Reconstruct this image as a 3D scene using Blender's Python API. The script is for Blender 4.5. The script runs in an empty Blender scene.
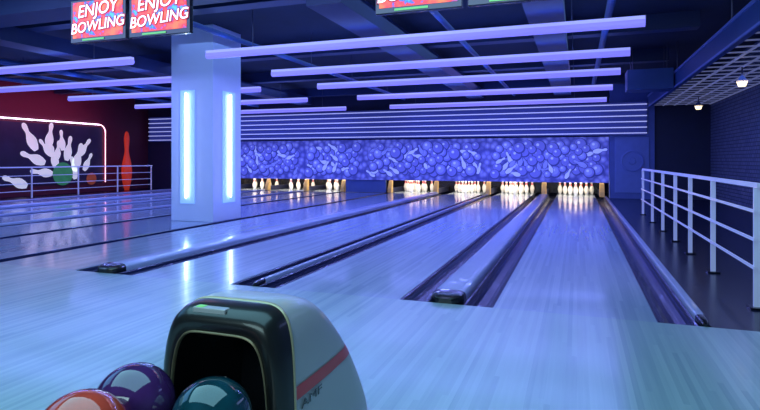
import bpy, math, random
from mathutils import Vector, Matrix
random.seed(7)
sc=bpy.context.scene
try:
    sc.view_settings.view_transform='Standard'
except Exception: pass
COL=sc.collection
WL={}
# ---------------------------------------------------------------- materials
def mat(name,col,rough=.5,metal=0,em=None,es=0,var=.12,nscale=6,coat=0,bump=0):
    m=bpy.data.materials.new(name); m.use_nodes=True
    nt=m.node_tree; b=nt.nodes['Principled BSDF']
    b.inputs['Roughness'].default_value=rough; b.inputs['Metallic'].default_value=metal
    b.inputs['Coat Weight'].default_value=coat
    tc=nt.nodes.new('ShaderNodeTexCoord'); n=nt.nodes.new('ShaderNodeTexNoise')
    n.inputs['Scale'].default_value=nscale; n.inputs['Detail'].default_value=4
    nt.links.new(tc.outputs['Object'],n.inputs['Vector'])
    r=nt.nodes.new('ShaderNodeMix'); r.data_type='RGBA'
    r.inputs[6].default_value=(*[c*(1-var) for c in col],1)
    r.inputs[7].default_value=(*[min(1,c*(1+var)) for c in col],1)
    nt.links.new(n.outputs['Fac'],r.inputs[0]); nt.links.new(r.outputs[2],b.inputs['Base Color'])
    if em:
        b.inputs['Emission Color'].default_value=(*em,1); b.inputs['Emission Strength'].default_value=es
    if bump:
        bp=nt.nodes.new('ShaderNodeBump'); bp.inputs['Strength'].default_value=bump
        nt.links.new(n.outputs['Fac'],bp.inputs['Height']); nt.links.new(bp.outputs['Normal'],b.inputs['Normal'])
    return m
def board_mat(name,c1,c2,rough,width=.027,length=1.7,coat=.4,crough=.08):
    m=bpy.data.materials.new(name); m.use_nodes=True; nt=m.node_tree; N=nt.nodes.new; L=nt.links.new
    b=nt.nodes['Principled BSDF']; b.inputs['Coat Weight'].default_value=coat; b.inputs['Coat Roughness'].default_value=crough
    g=N('ShaderNodeNewGeometry'); s=N('ShaderNodeSeparateXYZ'); L(g.outputs['Position'],s.inputs[0])
    def math_(op,a,bv):
        q=N('ShaderNodeMath'); q.operation=op
        if isinstance(a,(int,float)): q.inputs[0].default_value=a
        else: L(a,q.inputs[0])
        if bv is not None:
            if isinstance(bv,(int,float)): q.inputs[1].default_value=bv
            else: L(bv,q.inputs[1])
        return q.outputs[0]
    col=math_('FLOOR',math_('DIVIDE',s.outputs[0],width),None)
    w=N('ShaderNodeTexWhiteNoise'); w.noise_dimensions='1D'; L(col,w.inputs['W'])
    off=math_('MULTIPLY',w.outputs['Value'],length)
    row=math_('FLOOR',math_('DIVIDE',math_('ADD',s.outputs[1],off),length),None)
    cb=N('ShaderNodeCombineXYZ'); L(col,cb.inputs[0]); L(row,cb.inputs[1])
    w2=N('ShaderNodeTexWhiteNoise'); w2.noise_dimensions='2D'; L(cb.outputs[0],w2.inputs['Vector'])
    mp=N('ShaderNodeMapping'); mp.inputs['Scale'].default_value=(60,1.5,1); L(g.outputs['Position'],mp.inputs[0])
    n=N('ShaderNodeTexNoise'); n.inputs['Scale'].default_value=1; n.inputs['Detail'].default_value=5; L(mp.outputs[0],n.inputs['Vector'])
    f=math_('ADD',math_('MULTIPLY',w2.outputs['Value'],.5),math_('MULTIPLY',n.outputs['Fac'],.5))
    r=N('ShaderNodeMix'); r.data_type='RGBA'; r.inputs[6].default_value=(*c1,1); r.inputs[7].default_value=(*c2,1)
    L(f,r.inputs[0]); L(r.outputs[2],b.inputs['Base Color'])
    b.inputs['Roughness'].default_value=rough
    return m
def brick_mat(name):
    m=bpy.data.materials.new(name); m.use_nodes=True; nt=m.node_tree; N=nt.nodes.new; L=nt.links.new
    b=nt.nodes['Principled BSDF']; g=N('ShaderNodeNewGeometry'); s=N('ShaderNodeSeparateXYZ'); L(g.outputs['Position'],s.inputs[0])
    c=N('ShaderNodeCombineXYZ'); L(s.outputs[1],c.inputs[0]); L(s.outputs[2],c.inputs[1])
    t=N('ShaderNodeTexBrick'); t.inputs['Scale'].default_value=3.2; t.inputs['Mortar Size'].default_value=.025
    t.inputs['Color1'].default_value=(.10,.13,.24,1); t.inputs['Color2'].default_value=(.15,.18,.3,1); t.inputs['Mortar'].default_value=(.03,.04,.09,1)
    L(c.outputs[0],t.inputs['Vector']); L(t.outputs['Color'],b.inputs['Base Color']); b.inputs['Roughness'].default_value=.7
    bp=N('ShaderNodeBump'); bp.inputs['Strength'].default_value=.5; L(t.outputs['Fac'],bp.inputs['Height']); bp.invert=True; L(bp.outputs['Normal'],b.inputs['Normal'])
    return m
def mask_mat(name):
    m=bpy.data.materials.new(name); m.use_nodes=True; nt=m.node_tree; N=nt.nodes.new; L=nt.links.new
    b=nt.nodes['Principled BSDF']; g=N('ShaderNodeNewGeometry')
    v=N('ShaderNodeTexVoronoi'); v.inputs['Scale'].default_value=6; L(g.outputs['Position'],v.inputs['Vector'])
    r=N('ShaderNodeValToRGB'); e=r.color_ramp.elements
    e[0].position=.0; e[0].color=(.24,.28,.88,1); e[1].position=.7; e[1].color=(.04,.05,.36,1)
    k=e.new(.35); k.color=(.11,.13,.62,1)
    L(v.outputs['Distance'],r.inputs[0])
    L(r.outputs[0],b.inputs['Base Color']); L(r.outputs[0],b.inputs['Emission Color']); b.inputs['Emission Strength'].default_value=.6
    b.inputs['Roughness'].default_value=.5
    return m
def screen_mat(name):
    m=bpy.data.materials.new(name); m.use_nodes=True; nt=m.node_tree; N=nt.nodes.new; L=nt.links.new
    b=nt.nodes['Principled BSDF']; g=N('ShaderNodeTexCoord')
    n=N('ShaderNodeTexNoise'); n.inputs['Scale'].default_value=7; n.inputs['Detail'].default_value=3; L(g.outputs['Object'],n.inputs['Vector'])
    r=N('ShaderNodeValToRGB'); e=r.color_ramp.elements
    e[0].position=.34; e[0].color=(.08,.4,.65,1); e[1].position=.66; e[1].color=(.9,.14,.02,1)
    k=e.new(.40); k.color=(.04,.1,.4,1); k=e.new(.44); k.color=(.7,.02,.03,1)
    L(n.outputs['Fac'],r.inputs[0]); L(r.outputs[0],b.inputs['Base Color']); L(r.outputs[0],b.inputs['Emission Color']); b.inputs['Emission Strength'].default_value=.95
    b.inputs['Roughness'].default_value=.3
    return m
M={}
M['lane']=board_mat('lane_boards',(.27,.35,.47),(.47,.57,.70),.18,coat=.5,crough=.09)
M['appr']=board_mat('approach_boards',(.27,.38,.43),(.46,.58,.61),.25,coat=.35,crough=.13)
M['plat']=board_mat('platform_boards',(.20,.28,.42),(.30,.38,.54),.2,.1,2)
M['carpet']=mat('dark_carpet',(.006,.010,.035),.25,nscale=40,var=.3)
M['dark']=mat('dark_blue_paint',(.012,.018,.07),.6)
M['ceil']=mat('ceiling_paint',(.010,.018,.05),.8,nscale=2,var=.4)
M['duct']=mat('duct_metal',(.025,.04,.12),.5,.2)
M['duct2']=mat('blue_duct',(.035,.09,.28),.5,.1)
M['black']=mat('black_plastic',(.008,.008,.012),.25,coat=.4)
M['frame']=mat('dark_bronze_shell',(.018,.017,.018),.3,.2,coat=.4)
M['gut']=mat('gutter_plastic',(.006,.012,.06),.25,var=.02,coat=.15)
M['cap']=mat('cover_plastic',(.42,.46,.68),.24,coat=.4,var=.03)
M['tube']=mat('violet_tube',(.4,.35,.8),.4,em=(.19,.17,.84),es=1.0,var=.02)
M['tubetop']=mat('violet_housing',(.5,.5,.85),.4,em=(.34,.36,.94),es=.85,var=.02)
M['rod']=mat('hanger_steel',(.1,.1,.16),.4,.8)
M['colw']=mat('column_white',(.72,.74,.97),.35,var=.04)
M['colp']=mat('column_panel',(.5,.68,.94),.3,var=.05,em=(.20,.42,.92),es=.5)  # emission puts the tubes' soft glow into the panel colour
M['led']=mat('cyan_led',(.8,1,1),.4,em=(.78,.95,1),es=9)
M['slat']=mat('lavender_slat',(.4,.44,.75),.5,em=(.42,.46,.90),es=.8,var=.03)
M['slatb']=mat('slat_backing',(.02,.03,.18),.6,em=(.02,.03,.2),es=.5)
M['bluep']=mat('pillar_blue',(.10,.16,.48),.5)
M['bluel']=mat('pillar_light_blue',(.16,.24,.62),.5)
M['mask']=mask_mat('masking_print')
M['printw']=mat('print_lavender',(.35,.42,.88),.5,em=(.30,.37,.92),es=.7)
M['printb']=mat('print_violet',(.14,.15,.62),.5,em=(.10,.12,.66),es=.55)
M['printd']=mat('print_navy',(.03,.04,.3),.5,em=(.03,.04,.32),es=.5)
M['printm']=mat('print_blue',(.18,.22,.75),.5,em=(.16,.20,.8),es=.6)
M['pin']=mat('pin_white',(.88,.87,.84),.25,var=.03,coat=.5)
M['red']=mat('red_paint',(.7,.03,.04),.35)
M['redpin']=mat('red_display_paint',(.7,.05,.02),.5,em=(.7,.05,.02),es=.3,var=.5,nscale=3)  # emission brightens the display, it is no lamp
M['tan']=mat('tan_plastic',(.5,.33,.12),.4,em=(.5,.3,.08),es=.2)  # slight emission brightens the caps, they are no lamps
M['rail']=mat('white_rail',(.75,.77,.95),.3,var=.03,em=(.3,.3,.65),es=.2)  # faint emission makes the rails look lit
M['grid']=mat('grid_metal',(.42,.45,.6),.4,.2,em=(.16,.18,.38),es=.4)  # emission stands in for light falling on the grid
M['brick']=brick_mat('dark_blue_brick')
M['maroon']=mat('maroon_wall',(.09,.008,.028),.6)
M['mural']=mat('mural_ground',(.02,.02,.06),.5,nscale=2,var=.6)
M['mwhite']=mat('mural_white',(.65,.7,.78),.5,em=(.55,.62,.66),es=.65,var=.5,nscale=4)  # emission brightens the mural shapes, here and in the next colours
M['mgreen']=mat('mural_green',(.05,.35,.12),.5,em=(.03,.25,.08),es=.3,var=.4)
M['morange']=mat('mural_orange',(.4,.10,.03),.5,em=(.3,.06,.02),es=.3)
M['neonw']=mat('neon_blue_white',(.9,.9,1),.4,em=(.9,.75,1),es=4)
M['neonp']=mat('neon_pink',(1,.7,.8),.4,em=(1,.45,.6),es=3)
M['scr']=screen_mat('screen_picture')
M['scrt']=mat('screen_text_white',(.9,.9,.9),.4,em=(.95,.93,.93),es=1)
M['scrd']=mat('screen_text_edge',(.3,.0,.0),.4,em=(.22,.0,.02),es=1)
M['scrg']=mat('screen_green',(.1,.4,.1),.4,em=(.12,.45,.1),es=.9)
M['silver']=mat('shell_silver',(.50,.47,.48),.35,.1,coat=.3,var=.04)
M['gold']=mat('gold_trim',(.55,.44,.27),.3,.3)
M['bronze']=mat('bronze_rim',(.30,.22,.13),.35,.5)
M['stripe']=mat('red_stripe',(.75,.05,.06),.35)
M['lampw']=mat('lamp_warm',(1,.95,.85),.4,em=(1,.78,.45),es=2.2)
M['br']=mat('ball_red',(.75,.07,.04),.08,coat=1,nscale=12,var=.5)
M['bp']=mat('ball_purple',(.07,.02,.12),.08,coat=1,nscale=10,var=.8)
M['bt']=mat('ball_teal',(.006,.05,.07),.08,coat=1,nscale=12,var=.9)
# ---------------------------------------------------------------- helpers
def reg(o,parent,w):
    COL.objects.link(o); WL[o.name]=Vector(w)
    if parent: o.parent=parent; o.location=Vector(w)-WL[parent.name]
    else: o.location=w
def top(o,label=None,cat=None,group=None,kind=None):
    if label:o['label']=label
    if cat:o['category']=cat
    if group:o['group']=group
    if kind:o['kind']=kind
    return o
def mk(name,V,F,mats,parent=None,smooth=False,fm=None,origin=None,base=True,bevel=0,seg=2):
    V=[Vector(v) for v in V]
    if origin is None:
        mn=[min(v[i] for v in V) for i in range(3)]; mx=[max(v[i] for v in V) for i in range(3)]
        origin=Vector(((mn[0]+mx[0])/2,(mn[1]+mx[1])/2,mn[2] if base else (mn[2]+mx[2])/2))
    origin=Vector(origin)
    me=bpy.data.meshes.new(name); me.from_pydata([v-origin for v in V],[],F)
    if not isinstance(mats,(list,tuple)): mats=[mats]
    for m in mats: me.materials.append(m)
    if fm:
        for p,i in zip(me.polygons,fm): p.material_index=i
    if smooth:
        for p in me.polygons: p.use_smooth=True
    me.update()
    o=bpy.data.objects.new(name,me); reg(o,parent,origin)
    if bevel:
        b=o.modifiers.new('bevel','BEVEL'); b.width=bevel; b.segments=seg; b.limit_method='ANGLE'
    return o
def boxg(a,b):
    x0,y0,z0=a;x1,y1,z1=b
    V=[(x0,y0,z0),(x1,y0,z0),(x1,y1,z0),(x0,y1,z0),(x0,y0,z1),(x1,y0,z1),(x1,y1,z1),(x0,y1,z1)]
    F=[(0,3,2,1),(4,5,6,7),(0,1,5,4),(1,2,6,5),(2,3,7,6),(3,0,4,7)]
    return V,F
def join(parts):
    V=[];F=[]
    for v,f in parts:
        k=len(V);V+=list(v);F+=[tuple(i+k for i in q) for q in f]
    return V,F
def box(name,a,b,m,parent=None,**k):
    V,F=boxg(a,b); return mk(name,V,F,m,parent,**k)
def cylg(p,q,r,n=12,r2=None):
    p=Vector(p);q=Vector(q);d=(q-p).normalized(); r2=r if r2 is None else r2
    u=d.orthogonal().normalized(); w=d.cross(u)
    V=[];F=[]
    for c,rr in((p,r),(q,r2)):
        for i in range(n):
            a=2*math.pi*i/n; V.append(c+u*math.cos(a)*rr+w*math.sin(a)*rr)
    for i in range(n): F.append((i,(i+1)%n,n+(i+1)%n,n+i))
    F.append(tuple(range(n-1,-1,-1)));F.append(tuple(range(n,2*n)))
    return V,F
def cyl(name,p,q,r,m,parent=None,n=12,r2=None,**k):
    V,F=cylg(p,q,r,n,r2); return mk(name,V,F,m,parent,**k)
def empty(name,loc):
    o=bpy.data.objects.new(name,None); o.empty_display_size=.1; reg(o,None,loc); return o
def lathe(prof,c,n=16):
    V=[];F=[];c=Vector(c)
    for r,z in prof:
        for i in range(n):
            a=2*math.pi*i/n; V.append(c+Vector((r*math.cos(a),r*math.sin(a),z)))
    for j in range(len(prof)-1):
        for i in range(n): F.append((j*n+i,j*n+(i+1)%n,(j+1)*n+(i+1)%n,(j+1)*n+i))
    F.append(tuple(range(n-1,-1,-1)));F.append(tuple((len(prof)-1)*n+i for i in range(n)))
    return V,F
def textmesh(name,body,size,m,Mx,parent,shear=0,ext=.002,bold=0,sx=1):
    cu=bpy.data.curves.new('t','FONT'); cu.body=body; cu.size=size; cu.align_x='CENTER'; cu.align_y='CENTER'; cu.extrude=ext; cu.shear=shear; cu.offset=bold
    to=bpy.data.objects.new('t',cu); COL.objects.link(to); bpy.context.view_layer.update()
    me=bpy.data.meshes.new_from_object(to.evaluated_get(bpy.context.evaluated_depsgraph_get()))
    V=[Mx@Vector((v.co.x*sx,v.co.y,v.co.z)) for v in me.vertices]; F=[tuple(p.vertices) for p in me.polygons]
    bpy.data.objects.remove(to)
    return mk(name,V,F,m,parent,base=False)
# ---------------------------------------------------------------- shell
XL,XR,YF,YB,ZC=-15.2,3.3,-4.0,18.8,3.35
S=lambda o,c='room',l=None: top(o,l,c,kind='structure')
FY=3.95
S(box('floor',(XL,YF,-.25),(XR,FY,0),M['appr']),'floor','pale glossy board approach floor')
S(box('floor.001',(XL,FY,-.25),(XR,YB,-.13),M['dark']),'floor','dark sunken bed under the lanes')
S(box('floor.002',(.80,FY,-.13),(XR,YB,-.005),M['carpet']),'floor','dark blue walkway floor beside the railing')
S(box('floor.003',(XL,FY,-.13),(-13.75,YB,-.005),M['carpet']),'floor','dark walkway floor beside the mural wall')
S(box('floor.004',(-7.23,FY,-.13),(-5.78,16.6,-.005),M['plat']),'floor','blue board strip around the column')
S(box('wall_left',(XL-.15,YF,-.25),(XL,YB,ZC),M['maroon']),'wall','dark maroon side wall')
S(box('wall_right',(XR,YF,-.25),(XR+.15,YB,ZC),M['brick']),'wall','dark blue painted brick wall')
S(box('wall_back',(XL,YB,-.25),(XR,YB+.15,ZC),M['dark']),'wall','dark blue end wall')
S(box('wall_front',(XL,YF-.15,-.25),(XR,YF,ZC),M['dark']),'wall','dark blue wall')
S(box('ceiling',(XL,YF,ZC),(XR,YB,ZC+.1),M['ceil']),'ceiling','dark blue exposed ceiling')
S(box('trim_1',(XL,16.7,1.7),(.84,16.8,ZC),M['dark']),'bulkhead','dark bulkhead above the pin masking')
S(box('trim_2',(1.98,16.5,-.13),(XR,16.6,ZC),M['dark']),'wall end','dark end wall by the walkway')
S(box('trim_3',(-15.2,16.55,-.13),(-14.15,16.65,ZC),M['dark']),'wall end','dark end wall by the mural')
# ---------------------------------------------------------------- lanes
lanes=[(-.56,.49),(-2.31,-1.26),(-3.81,-2.76),(-5.56,-4.51),(-8.48,-7.43),(-9.98,-8.93),(-11.475,-10.425),(-13.23,-12.18)]
YE=18.4
l0=None
for a,b in lanes:
    if l0 is None:
        l0=box('bowling_lane',(a,FY,-.12),(b,YE,0),M['lane']); o=l0
    else:
        o=l0.copy(); COL.objects.link(o); o.location.x=(a+b)/2
    top(o,'long polished pale bowling lane reflecting violet light','bowling lane','bowling lanes')
def gutter(a,b):
    n=10; V=[];F=[]; c=(a+b)/2; w=(b-a)/2; ye=16.9
    prof=[(a,-.005)]+[(c-(w-.012)*math.cos(math.pi*i/n),-.012-.085*math.sin(math.pi*i/n)) for i in range(n+1)]+[(b,-.005)]
    low=[(b,-.12),(a,-.12)]
    P=prof+low
    for y in(FY+.001,ye):
        V+=[(x,y,z) for x,z in P]
    k=len(P)
    for i in range(k): F.append((i,k+i,k+(i+1)%k,(i+1)%k))
    o=mk('lane_gutter',V,F,M['gut'])
    top(o,'dark glossy half round gutter along a lane edge','gutter','lane gutters')
for a,b in[(.49,.73),(-.78,-.56),(-1.26,-1.04),(-2.51,-2.31),(-2.76,-2.56),(-4.03,-3.81),(-4.51,-4.29),(-5.77,-5.56),
           (-7.43,-7.235),(-8.68,-8.48),(-8.93,-8.73),(-10.18,-9.98),(-10.425,-10.225),(-11.70,-11.475),(-12.175,-11.95),(-13.445,-13.23)]:
    gutter(a+.002,b-.002)
def capping(name,a,b,h,label,cat):
    c=(a+b)/2; w=(b-a)/2-.001; n=16
    def sec(y,s,zz=1):
        pts=[(c-w*s,y,-.12)]
        for i in range(n+1):
            t=math.pi*i/n; cx=math.cos(t); sx=math.sin(t)
            pts.append((c-w*s*math.copysign(abs(cx)**.45,cx),y,-.01+h*zz*abs(sx)**.45))
        pts.append((c+w*s,y,-.12)); return pts
    def loft(secs):
        V=[];F=[];k=n+3
        for s in secs:V+=s
        for j in range(len(secs)-1):
            for i in range(k): F.append((j*k+i,j*k+(i+1)%k,(j+1)*k+(i+1)%k,(j+1)*k+i))
        F.append(tuple(range(k)));F.append(tuple((len(secs)-1)*k+i for i in range(k-1,-1,-1)))
        return V,F
    e=empty(name,(c,FY,-.12))
    V,F=loft([sec(FY+.16,.98),sec(16.6,.98)])
    mk('cover',V,F,M['cap'],e,smooth=False)
    L=[]
    for i in range(9):
        t=(i+.6)/8.6; r=math.sqrt(max(0,1-(1-t)**2)); L.append(sec(FY+.002+.11*(i/8),max(.35,r),.35+.65*r))
    L.append(sec(FY+.159,1,1.04))
    V,F=loft(L)
    o=mk('end_cap',V,F,M['black'],e); o['label']='black rounded end cap'
    top(e,label,cat,'lane dividers')
for a,b in[(-1.04,-.78),(-4.29,-4.03),(-11.95,-11.70)]:
    capping('ball_return_cover',a,b,.075,'long lavender ball return cover between two gutters','ball return cover')
for a,b in[(-2.559,-2.511),(-8.729,-8.681),(-10.224,-10.181),(.731,.799),(-13.53,-13.446)]:
    capping('lane_divider',a,b,.045,'narrow raised divider strip between gutters','lane divider')
box('gutter_filler',(-13.75,FY,-.13),(-13.535,16.6,-.01),M['gut']); top(bpy.data.objects['gutter_filler'],'dark edge strip beside the last gutter','edge strip')
# ---------------------------------------------------------------- pit area
for x in[.67,-.91,-2.53,-4.16,-5.67,-7.32,-8.70,-10.2,-11.82,-13.35]:
    e=empty('pit_divider',(x,16.72,0))
    box('side_panel',(x-.06,16.92,0),(x+.06,18.38,.14),M['dark'],e)
    V=[];F=[]
    P=[(16.72,0),(16.92,0),(16.92,.40),(16.86,.36),(16.80,.26),(16.74,.14)]
    for xx in(x-.065,x+.065): V+=[(xx,y,z) for y,z in P]
    k=len(P)
    for i in range(k):F.append((i,(i+1)%k,k+(i+1)%k,k+i))
    F+=[tuple(range(k-1,-1,-1)),tuple(range(k,2*k))]
    mk('nose',V,F,M['tan'],e,bevel=.01)['label']='tan curved nose cap'
    top(e,'dark pit side wall with tan front cap between pin decks','pit divider','pit dividers')
box('pit_curtain',(-13.5,18.42,0),(.8,18.5,1.2),M['black']); top(bpy.data.objects['pit_curtain'],'black curtain behind the pin decks','curtain')
box('blank_pit_panel',(-7.2,16.75,0),(-5.8,16.8,.42),M['bluep']); top(bpy.data.objects['blank_pit_panel'],'plain blue panel closing the gap between pin decks','panel')
# pins
PR=[(.026,0),(.036,.02),(.05,.057),(.0605,.114),(.058,.15),(.046,.19),(.030,.228),(.0245,.25),(.0235,.262),(.0262,.285),(.0315,.325),(.030,.345),(.022,.368),(.010,.379),(.002,.381)]
SP=1.16
V,F=lathe([(r*SP,z*SP) for r,z in PR],(0,0,0),14)
fm=[]
for f in F:
    zz=sum(V[i][2] for i in f)/len(f)/SP; fm.append(1 if (.235<zz<.247 or .262<zz<.28) else 0)
p0=mk('bowling_pin',V,F,[M['pin'],M['red']],smooth=True,fm=fm,origin=(0,0,0))
first=True
for a,b in lanes:
    c=(a+b)/2
    for r in range(4):
        for i in range(r+1):
            o=p0 if first else p0.copy()
            if not first: COL.objects.link(o)
            first=False
            o.location=(c+(i-r/2)*.305,17.15+r*.264,0.001)
            top(o,'white bowling pin with red neck stripes on the pin deck','bowling pin','racked bowling pins')
# masking units
edges=[.84,-2.53,-6.5,-8.70,-11.82,-14.1]
def pinshape(c,h,ang,fat=1):
    s=h/.381; pts=[(r*s*1.15*fat,z*s-h/2) for r,z in PR]+[(-r*s*1.15*fat,z*s-h/2) for r,z in reversed(PR)]
    ca,sa=math.cos(ang),math.sin(ang)
    return [(c[0]+x*ca-y*sa,c[1]+x*sa+y*ca) for x,y in pts]
for j in range(5):
    x1,x0=edges[j],edges[j+1]
    e=empty('masking_unit',((x0+x1)/2,16.6,.41))
    box('panel',(x0+.004,16.6,.41),(x1-.004,16.698,1.7),M['mask'],e)
    V=[];F=[];fm=[];
    rnd=random.Random(j+3)
    nn=int((x1-x0)*20)
    def poly(pts,y,mi):
        k=len(V);V.extend([(px,y,pz) for px,pz in pts]);F.append(tuple(range(k,k+len(pts))));fm.append(mi)
    order=list(range(nn)); rnd.shuffle(order)
    for q,idx in enumerate(order):
        cx=x0+.22+(x1-x0-.44)*(idx+rnd.uniform(0,1))/nn; cz=.62+.88*((idx*0.618)%1); y=16.596-.0006*q
        if q%4:
            R=rnd.uniform(.11,.19); dark=rnd.random()<.5
            def disc(ox,oz,rr): return[(cx+ox+rr*math.cos(t*math.pi/10),cz+oz+rr*math.sin(t*math.pi/10)) for t in range(20)]
            poly(disc(0,0,R),y,2)
            poly(disc(-R*.08,R*.08,R*.85),y-.0001,1)
            if not dark: poly(disc(-R*.15,R*.15,R*.6),y-.0002,3)
            poly(disc(-R*.28,R*.32,R*.22),y-.0003,0)
        else:
            h=rnd.uniform(.30,.40); a=rnd.uniform(-1.4,1.4)
            poly(pinshape((cx,cz),h*1.06,a,1.2),y,2)
            poly(pinshape((cx,cz),h,a),y-.0002,0 if rnd.random()<.7 else 3)
    mk('print',V,F,[M['printw'],M['printb'],M['printd'],M['printm']],e,fm=fm)['label']='printed tumbling pins and balls'
    top(e,'violet masking panel printed with tumbling pins and balls','masking unit','masking units over the pin decks')
# slatted light panel
e=empty('slatted_light_panel',(-6,16.3,1.78))
box('backing',(-14.95,16.34,1.73),(1.77,16.40,2.62),M['slatb'],e)
for i in range(6):
    z=1.78+i*.155
    box('slat',(-14.95,16.29,z-.012),(1.77,16.338,z+.012),M['slat'],e)
top(e,'long lavender slatted light band above the masking panels','light panel')
# end pillar
e=empty('end_pillar',(1.4,16.7,0))
box('body',(.85,16.44,-.004),(1.97,16.9,ZC),M['bluep'],e)
box('inset',(.98,16.415,.15),(1.84,16.439,1.68),M['bluel'],e,bevel=.01)
V,F=lathe([(.30,0),(.30,.02),(.26,.03),(.25,.01),(.09,.01),(.08,.035),(.02,.035)],(0,0,0),28)
mk('round_vent',[(1.42+x,16.414-z,1.02+y) for x,y,z in V],F,M['bluel'],e)
top(e,'blue painted pillar with inset panel and round vent','pillar')
# ---------------------------------------------------------------- column
cx0,cx1,cy0,cy1=-6.66,-5.79,7.8,8.62
e=empty('column',((cx0+cx1)/2,(cy0+cy1)/2,-.005))
box('shaft',(cx0,cy0,-.005),(cx1,cy1,ZC),M['colw'],e,bevel=.01)
box('glow_panel',(cx0+.20,cy0-.012,.30),(cx0+.50,cy0-.001,2.25),M['colp'],e)
box('glow_panel',(cx1+.001,cy0+.26,.30),(cx1+.012,cy1-.2,2.25),M['colp'],e)
ym=(cy0+cy1)/2
for p in[(cx0+.35,cy0-.05),(cx1+.05,ym+.03),(cx0-.05,ym)]:
    cyl('led_tube',(p[0],p[1],.40),(p[0],p[1],2.2),.013,M['led'],e)
top(e,'square white column with vertical cyan light tubes','column')
# ---------------------------------------------------------------- tubes
def tube(x0,x1,y):
    z=2.65; e=empty('linear_light',((x0+x1)/2,y,z))
    cyl('diffuser',(x0,y,z-.012),(x1,y,z-.012),.052,M['tube'],e,n=14,smooth=False,base=False)
    box('housing',(x0,y-.04,z+.02),(x1,y+.04,z+.06),M['tubetop'],e)
    for x in(x0+.8,x1-.8): cyl('hanger',(x,y,z+.06),(x,y,ZC),.006,M['rod'],e,n=6)
    top(e,'long glowing violet linear light hung from the ceiling','linear light','violet ceiling lights')
for y in(7.0,8.9,10.8,13.1,15.7):
    tube(-5.3,.74,y); tube(-12.5,-6.75,y)
# ceiling services
def beam(a,b,m='duct',name='ceiling_beam',lab='dark blue steel ceiling beam',cat='beam'):
    o=box(name,a,b,M[m]); top(o,lab,cat)
for y in(6.2,9.6,12.6,15.9): beam((XL,y,3.1),(1.78,y+.25,3.35))
beam((-8.0,5.2,2.98),(-3.2,5.7,3.35),'duct','air_duct','square dark duct under the ceiling','duct')
for x in(-8.6,-3.0,-.6): beam((x,5.8,2.86),(x+.45,16.2,3.098),'duct','air_duct','long square ventilation duct','duct')
e=empty('box_duct',(1.36,12.3,2.45))
box('duct_body',(.95,12.0,2.45),(1.77,12.58,2.85),M['duct2'],e)
for x in(1.05,1.67):
    for y in(12.1,12.5): cyl('hanger',(x,y,2.85),(x,y,ZC),.008,M['rod'],e,n=6)
top(e,'blue box duct hung at the edge of the grid ceiling','duct')
for i,(x,z,r) in enumerate([(-12.6,2.95,.05),(-11.9,3.0,.035),(-10.2,2.9,.06),(-5.0,2.93,.04),(-1.7,2.92,.04),(.4,3.0,.05)]):
    o=cyl('ceiling_pipe',(x,5.75,z),(x,16.2,z),r,M['duct2'],n=10); top(o,'long blue pipe under the ceiling','pipe')
# ceiling grid right
parts=[]
for i in range(6): 
    x=1.9+i*.272; parts.append(boxg((x-.016,3.2,2.50),(x+.016,16.4,2.52)))
for j in range(32):
    y=3.2+j*.42; parts.append(boxg((1.9,y-.018,2.502),(3.28,y+.018,2.518)))
V,F=join(parts)
o=mk('ceiling_grid',V,F,M['grid']); top(o,'open metal ceiling grid over the walkway','ceiling grid')
e=empty('soffit',(1.85,9,2.47))
box('fascia',(1.80,3.1,2.46),(1.87,16.35,2.78),M['duct2'],e)
box('fascia_edge',(1.78,3.1,2.74),(1.799,16.35,2.78),M['bluel'],e)
box('fascia_edge',(1.78,3.1,2.46),(1.799,16.35,2.49),M['bluel'],e)
for y in(4,8,12,16): cyl('hanger',(1.835,y,2.78),(1.835,y,ZC),.01,M['rod'],e,n=6)
top(e,'blue fascia edging the grid ceiling','soffit')
for x,y in((2.4,6.3),(2.43,10.0),(2.6,14.2)):
    e=empty('spot_lamp',(x,y,2.48))
    cyl('stem',(x,y,2.36),(x,y,2.50),.012,M['rod'],e)
    V,F=lathe([(.02,.0),(.035,-.02),(.085,-.10),(.08,-.10),(.03,-.03)],(x,y,2.37),16)
    mk('shade',V,F,M['duct2'],e)
    cyl('bulb',(x,y,2.285),(x,y,2.20),.08,M['lampw'],e,r2=.05)
    top(e,'small metal spot lamp with glowing bulb','spot lamp','spot lamps on the grid ceiling')
# ---------------------------------------------------------------- railings
def railing(X,ys,zt,zs,lab,xr=.018,pw=.020,r2=.011):
    e=empty('railing',(X,ys[0],-.005))
    for y in ys:
        box('post',(X-pw,y-.012,-.005),(X+pw,y+.012,zt-.016),M['rail'],e)
        box('foot',(X-.05,y-.05,-.005),(X+.05,y+.05,.01),M['black'],e)
    box('top_rail',(X-.012,ys[0]-.05,zt-.016),(X+.012,ys[-1]+.05,zt+.018),M['rail'],e)
    for z in zs: box('rail',(X-pw-.011,ys[0]-.05,z-r2),(X-pw-.001,ys[-1]+.05,z+r2),M['rail'],e)
    top(e,lab,'railing')
railing(1.2,[4.57,5.9,7.0,8.0,9.1,10.3,11.7],.87,[.69,.49,.29],'white metal railing along the lane edge walkway')
railing(-14.1,[8.0,9.5,11.0,12.5,14.0,15.5],.85,[.62,.4,.2],'white metal railing below the bowling mural',.018,.018,.009)
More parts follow.
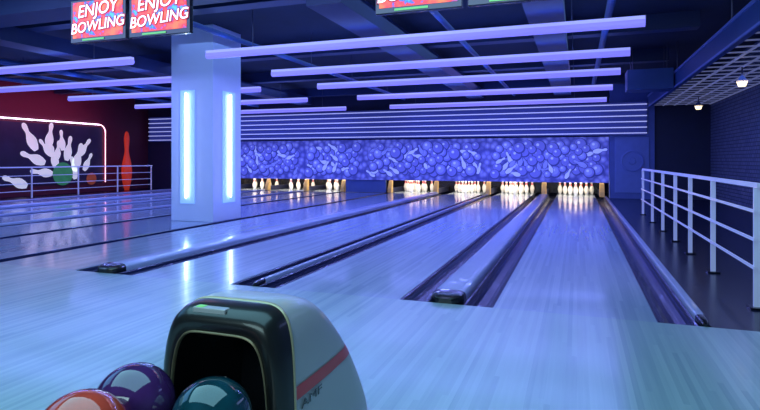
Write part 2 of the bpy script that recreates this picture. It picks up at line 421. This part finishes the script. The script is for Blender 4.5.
# ---------------------------------------------------------------- left mural
e=empty('wall_mural',(XL,12,.35))
box('panel',(XL+.001,8.0,.3),(XL+.03,14.4,2.15),M['mural'],e)
def mp(px,y):
    return (10.9+px*.0346,1.05+(160-y)*.031)
for px,y,h,a in[(25,138,.9,.5),(44,136,.8,-.15),(28,158,.85,1.2),(63,148,.8,-.2),(73,157,.95,-.3),(80,147,.75,-.7),(48,157,.75,.25),(36,172,.75,1.45),(68,168,.75,.2),(56,140,.65,.1),(12,180,.8,1.2),(84,162,.65,-.5),(40,148,.65,.7),(52,150,.6,-.1)]:
    pts=pinshape(mp(px,y),h,a); k=len(pts)
    q=.036+.001*(px%5)
    mk('painted_pin',[(XL+q,u,v) for u,v in pts],[tuple(range(k))],M['mwhite'],e,base=False)
for (px,y),r,m in(((57,174),.36,'mgreen'),((88,180),.2,'morange')):
    u,v=mp(px,y); pts=[(XL+.046,u+r*math.cos(t*math.pi/12),v+r*math.sin(t*math.pi/12)) for t in range(24)]
    mk('painted_ball',pts,[tuple(range(24))],M[m],e,base=False)
top(e,'dark wall mural of tumbling white pins and a green ball','mural')
e=empty('neon_frame',(XL+.06,14.5,2.2))
cyl('neon_tube',(XL+.06,7.9,2.24),(XL+.06,14.25,2.24),.02,M['neonw'],e)
parts=[]
for i in range(6):
    a0=math.pi/2*i/6;a1=math.pi/2*(i+1)/6
    parts.append(cylg((XL+.06,14.25+.25*math.sin(a0),1.99+.25*math.cos(a0)),(XL+.06,14.25+.25*math.sin(a1),1.99+.25*math.cos(a1)),.017,8))
V,F=join(parts); mk('neon_corner',V,F,M['neonp'],e,base=False)
cyl('neon_tube',(XL+.06,14.5,.3),(XL+.06,14.5,1.99),.013,M['neonp'],e)
top(e,'glowing blue white neon tube framing the mural','neon light')
V,F=lathe([(r*2.5*1.15,z*5.4) for r,z in PR],(-14.85,15.15,-.004),20)
o=mk('pin_display',V,F,M['redpin'],smooth=True); top(o,'tall red pin shaped display standing in the corner','display')
# ---------------------------------------------------------------- monitors
def monitor(xc):
    y=4.84;w=.82;h=.50;z=2.41
    e=empty('monitor',(xc,y,z))
    box('casing',(xc-w/2,y,z),(xc+w/2,y+.06,z+h),M['black'],e,bevel=.008)
    box('screen',(xc-w/2+.04,y-.004,z+.055),(xc+w/2-.04,y-.0005,z+h-.03),M['scr'],e)
    box('caption_bar',(xc-.22,y-.008,z+.020),(xc+.10,y-.0045,z+.040),M['scrg'],e)
    for zz,t,s in((.365,'ENJOY',.20),(.182,'BOWLING',.17)):
        for nm,mm,dy,bo in(('text_outline','scrd',-.008,.012),('screen_text','scrt',-.012,.0015)):
            R=Matrix.Translation((xc,y+dy,z+zz))@Matrix.Rotation(math.radians(-4),4,'Y')@Matrix.Rotation(math.radians(90),4,'X')
            textmesh(nm,t,s,M[mm],R,e,.2,.001,bo)
    cyl('mount',(xc,y+.05,z+h-.05),(xc,y+.05,ZC),.02,M['black'],e)
    top(e,'black framed hanging monitor showing a red bowling screen','monitor','hanging score monitors')
for x in(-5.17,-4.3,-1.37,-.5): monitor(x)
# ---------------------------------------------------------------- ball return
HC=-1.04;HY=1.42
ST=[(0,.572,.485),(.05,.586,.49),(.10,.594,.492),(.17,.597,.492),(.25,.588,.49),(.33,.56,.487),(.41,.508,.48),(.49,.432,.475),(.56,.35,.47),(.62,.265,.46),(.67,.178,.45),(.71,.09,.44),(.73,.03,.43)]
def interp(t):
    for (a,h,w),(b,h2,w2) in zip(ST,ST[1:]):
        if t<=b:
            k=(t-a)/(b-a); return h+(h2-h)*k,w+(w2-w)*k
    return ST[-1][1:]
NE=6.0;TP=.13
def arch(y,H,w,n=56,cx=HC,lean=0):
    P=[]
    for i in range(n+1):
        t=math.pi*i/n; c=math.cos(t);s=math.sin(t)
        z=H*abs(s)**(2/NE); x=-w/2*math.copysign(abs(c)**(2/NE),c)*(1-TP*z/.6)
        P.append((cx+x,y+lean*(z/.6)**3,z+.002))
    return P
def aloft(secs,close=False,ends=(False,False)):
    V=[];F=[];k=len(secs[0])
    for s in secs:V+=s
    for j in range(len(secs)-1):
        for i in range(k-1): F.append((j*k+i,j*k+i+1,(j+1)*k+i+1,(j+1)*k+i))
    if ends[0]:F.append(tuple(range(k-1,-1,-1)))
    if ends[1]:F.append(tuple((len(secs)-1)*k+i for i in range(k)))
    return V,F
e=empty('ball_return_hood',(HC,HY+.3,0))
ts=[.062+i*(.73-.062)/26 for i in range(27)]
V,F=aloft([arch(HY+t,*interp(t)) for t in ts],ends=(False,True))
mk('shell',V,F,M['silver'],e,smooth=True)
# dark front frame carries on over the top of the shell a little
LN=.05
H1,W1=interp(.05)
def cov(t,off): 
    h,w=interp(t); return arch(HY+t,h+off,w+off*2,lean=LN)
V,F=aloft([cov(.055,.003),cov(.057,.009),cov(.066,.009),cov(.069,.003)])
mk('trim_ring',V,F,M['gold'],e,smooth=True)
fr=[(.004,.515,.378),(.0,.527,.392),(-.003,.542,.415),(.0,.555,.440),(.008,.567,.465),(.022,.580,.482)]
V,F=aloft([arch(HY+t,h,w) for t,h,w in fr]+[arch(HY+.04,.592,.496,lean=.02),cov(.058,.006)])
mk('front_frame',V,F,M['frame'],e,smooth=True)
V,F=aloft([arch(HY+.01,.510,.373),arch(HY-.003,.512,.375),arch(HY-.004,.515,.379),arch(HY+.002,.518,.381)])
o=mk('mouth_rim',V,F,M['bronze'],e,smooth=True); o['label']='thin bronze rim around the mouth'
V,F=aloft([arch(HY+.005,.511,.374),arch(HY+.38,.44,.35)],ends=(False,True))
mk('throat',V,F,M['black'],e,smooth=False)
def shx(y,z,off):
    H,w=interp(y-HY); z=min(z,H*.995); s=(z/H)**(NE/2); c=math.sqrt(max(0,1-s*s)); return HC+w/2*c**(2/NE)*(1-TP*z/.6)+off
V=[];F=[]
nst=18
for i in range(nst+1):
    y=HY+.075+i*.495/nst; z0=.312-.010*i/nst
    for dz in(0,.012,.024,.034,.040):V.append((shx(y,z0+dz,.003),y,z0+dz))
k=5
for i in range(nst):
    for j in range(k-1):F.append((i*k+j,(i+1)*k+j,(i+1)*k+j+1,i*k+j+1))
mk('side_stripe',V,F,M['stripe'],e,smooth=True)
tx=shx(1.60,.28,0)
R=Matrix.Translation((tx+.004,1.60,.286))@Matrix.Rotation(math.radians(90),4,'Z')@Matrix.Rotation(math.radians(90),4,'X')
textmesh('lettering','AMF',.038,M['black'],R,e,0,.001,0,2.0)
box('name_plate',(HC-.10,HY+.012,.571),(HC+.02,HY+.045,.588),M['silver'],e,bevel=.003)
box('plate_mark',(HC-.09,HY+.016,.5881),(HC-.065,HY+.04,.5895),M['scrg'],e)
top(e,'silver and black ball return hood with red stripe and dark opening','ball return')
# tray
e=empty('ball_tray',(HC,1.0,0))
def oval(rx,ry,z,n=40,sl=0):
    P=[]
    for i in range(n):
        a=2*math.pi*i/n
        x=HC+rx*math.copysign(abs(math.cos(a))**.7,math.cos(a)); y=.98+ry*math.copysign(abs(math.sin(a))**.7,math.sin(a))
        P.append((x,y,z+sl*(1.25-y)))
    return P
rs=[(.10,.2,.205),(.27,.33,.21),(.31,.38,.23),(.335,.40,.27),(.345,.41,.265),(.33,.39,.21),(.2,.28,.17)]
V=[];F=[];n=40
for r in rs:V+=oval(*r,sl=.16)
for j in range(len(rs)-1):
    for i in range(n):F.append((j*n+i,j*n+(i+1)%n,(j+1)*n+(i+1)%n,(j+1)*n+i))
F.append(tuple(range(n)));F.append(tuple((len(rs)-1)*n+i for i in range(n-1,-1,-1)))
o=mk('tray',V,F,M['black'],e,smooth=True)
V=[];F=[]
for r in[(.17,.24,.002),(.15,.22,.06),(.14,.2,.175)]:V+=oval(*r)
for j in range(2):
    for i in range(n):F.append((j*n+i,j*n+(i+1)%n,(j+1)*n+(i+1)%n,(j+1)*n+i))
mk('pedestal',V,F,M['silver'],e,smooth=True)
top(e,'black oval tray holding bowling balls on a silver pedestal','ball tray')
def ball(c,m,lab):
    me=bpy.data.meshes.new('bowling_ball'); import bmesh
    bm=bmesh.new(); bmesh.ops.create_uvsphere(bm,u_segments=48,v_segments=24,radius=.108)
    for f in bm.faces:f.smooth=True
    bm.to_mesh(me);bm.free(); me.materials.append(M[m])
    o=bpy.data.objects.new('bowling_ball',me);COL.objects.link(o);o.location=c;WL[o.name]=Vector(c); top(o,lab,'bowling ball','balls in the return tray')
    for dx,dy in((-.012,0),(.012,0),(0,-.03)):
        d=Vector((dx,dy+.06,.105)).normalized()
        k=cyl('finger_hole',Vector(c)+d*.1065,Vector(c)+d*.1083,.009,M['black'],None,n=12,base=False)
        w=WL[k.name]; k.parent=o; k.location=w-Vector(c)
ball((-1.155,1.205,.375),'bp','glossy dark purple bowling ball')
ball((-.93,1.248,.350),'bt','glossy dark teal bowling ball')
ball((-1.11,.992,.390),'br','glossy red orange bowling ball')
# ---------------------------------------------------------------- lights
def area(loc,rot,sx,sy,p,col,name='light'):
    l=bpy.data.lights.new(name,'AREA'); l.shape='RECTANGLE'; l.size=sx;l.size_y=sy;l.energy=p;l.color=col
    o=bpy.data.objects.new(name,l);COL.objects.link(o);o.location=loc;o.rotation_euler=[math.radians(a) for a in rot]; return o
for y,pw in((7.0,64),(8.9,62),(10.8,60),(13.1,44),(15.7,30)):
    for xc in(-2.28,-9.5):
        area((xc,y,2.57),(0,0,0),5.9,.08,pw,(.20,.26,1))
        area((xc,y,2.74),(180,0,0),5.9,.07,12,(.10,.22,1))
area((-2,1.2,3.2),(0,0,0),5,3,130,(.34,.80,1))  # fill lights added over and behind the approach, no fixtures there
area((-9,2.5,3.2),(0,0,0),7,4,130,(.18,.52,1))
area((-1.5,-2.5,2.6),(55,0,10),4,1.2,75,(.6,.95,1))
area((-3,8,3.05),(0,0,0),7,5,85,(.24,.46,1))  # fill lights added over the lanes, no fixtures there
area((-2,13,3.05),(0,0,0),6,4,100,(.26,.24,1))
area((-10,12,3.05),(0,0,0),5,5,90,(.22,.34,1))
area((-3,3.9,2.9),(68,0,0),9,.8,85,(.36,.46,1))
area((-14.0,12,2.9),(0,35,0),.5,4,26,(1,.10,.30))  # red fill light added to tint the mural wall
area((2.6,8,2.4),(0,0,0),.8,8,30,(.3,.4,1))
for a,b in lanes:
    area(((a+b)/2,16.95,.8),(22,0,0),1.0,.3,26,(1,.82,.55))
w=bpy.data.worlds.new('World');sc.world=w;w.use_nodes=True
w.node_tree.nodes['Background'].inputs[0].default_value=(.02,.04,.15,1);w.node_tree.nodes['Background'].inputs[1].default_value=.3
# ---------------------------------------------------------------- camera
cd=bpy.data.cameras.new('camera');cd.sensor_width=36;cd.lens=550/760*36;cd.shift_y=-45/760;cd.clip_start=.05
cam=bpy.data.objects.new('camera',cd);COL.objects.link(cam);cam.location=(0,0,1.05);cam.rotation_euler=(math.radians(90),0,math.radians(19.7))
sc.camera=cam
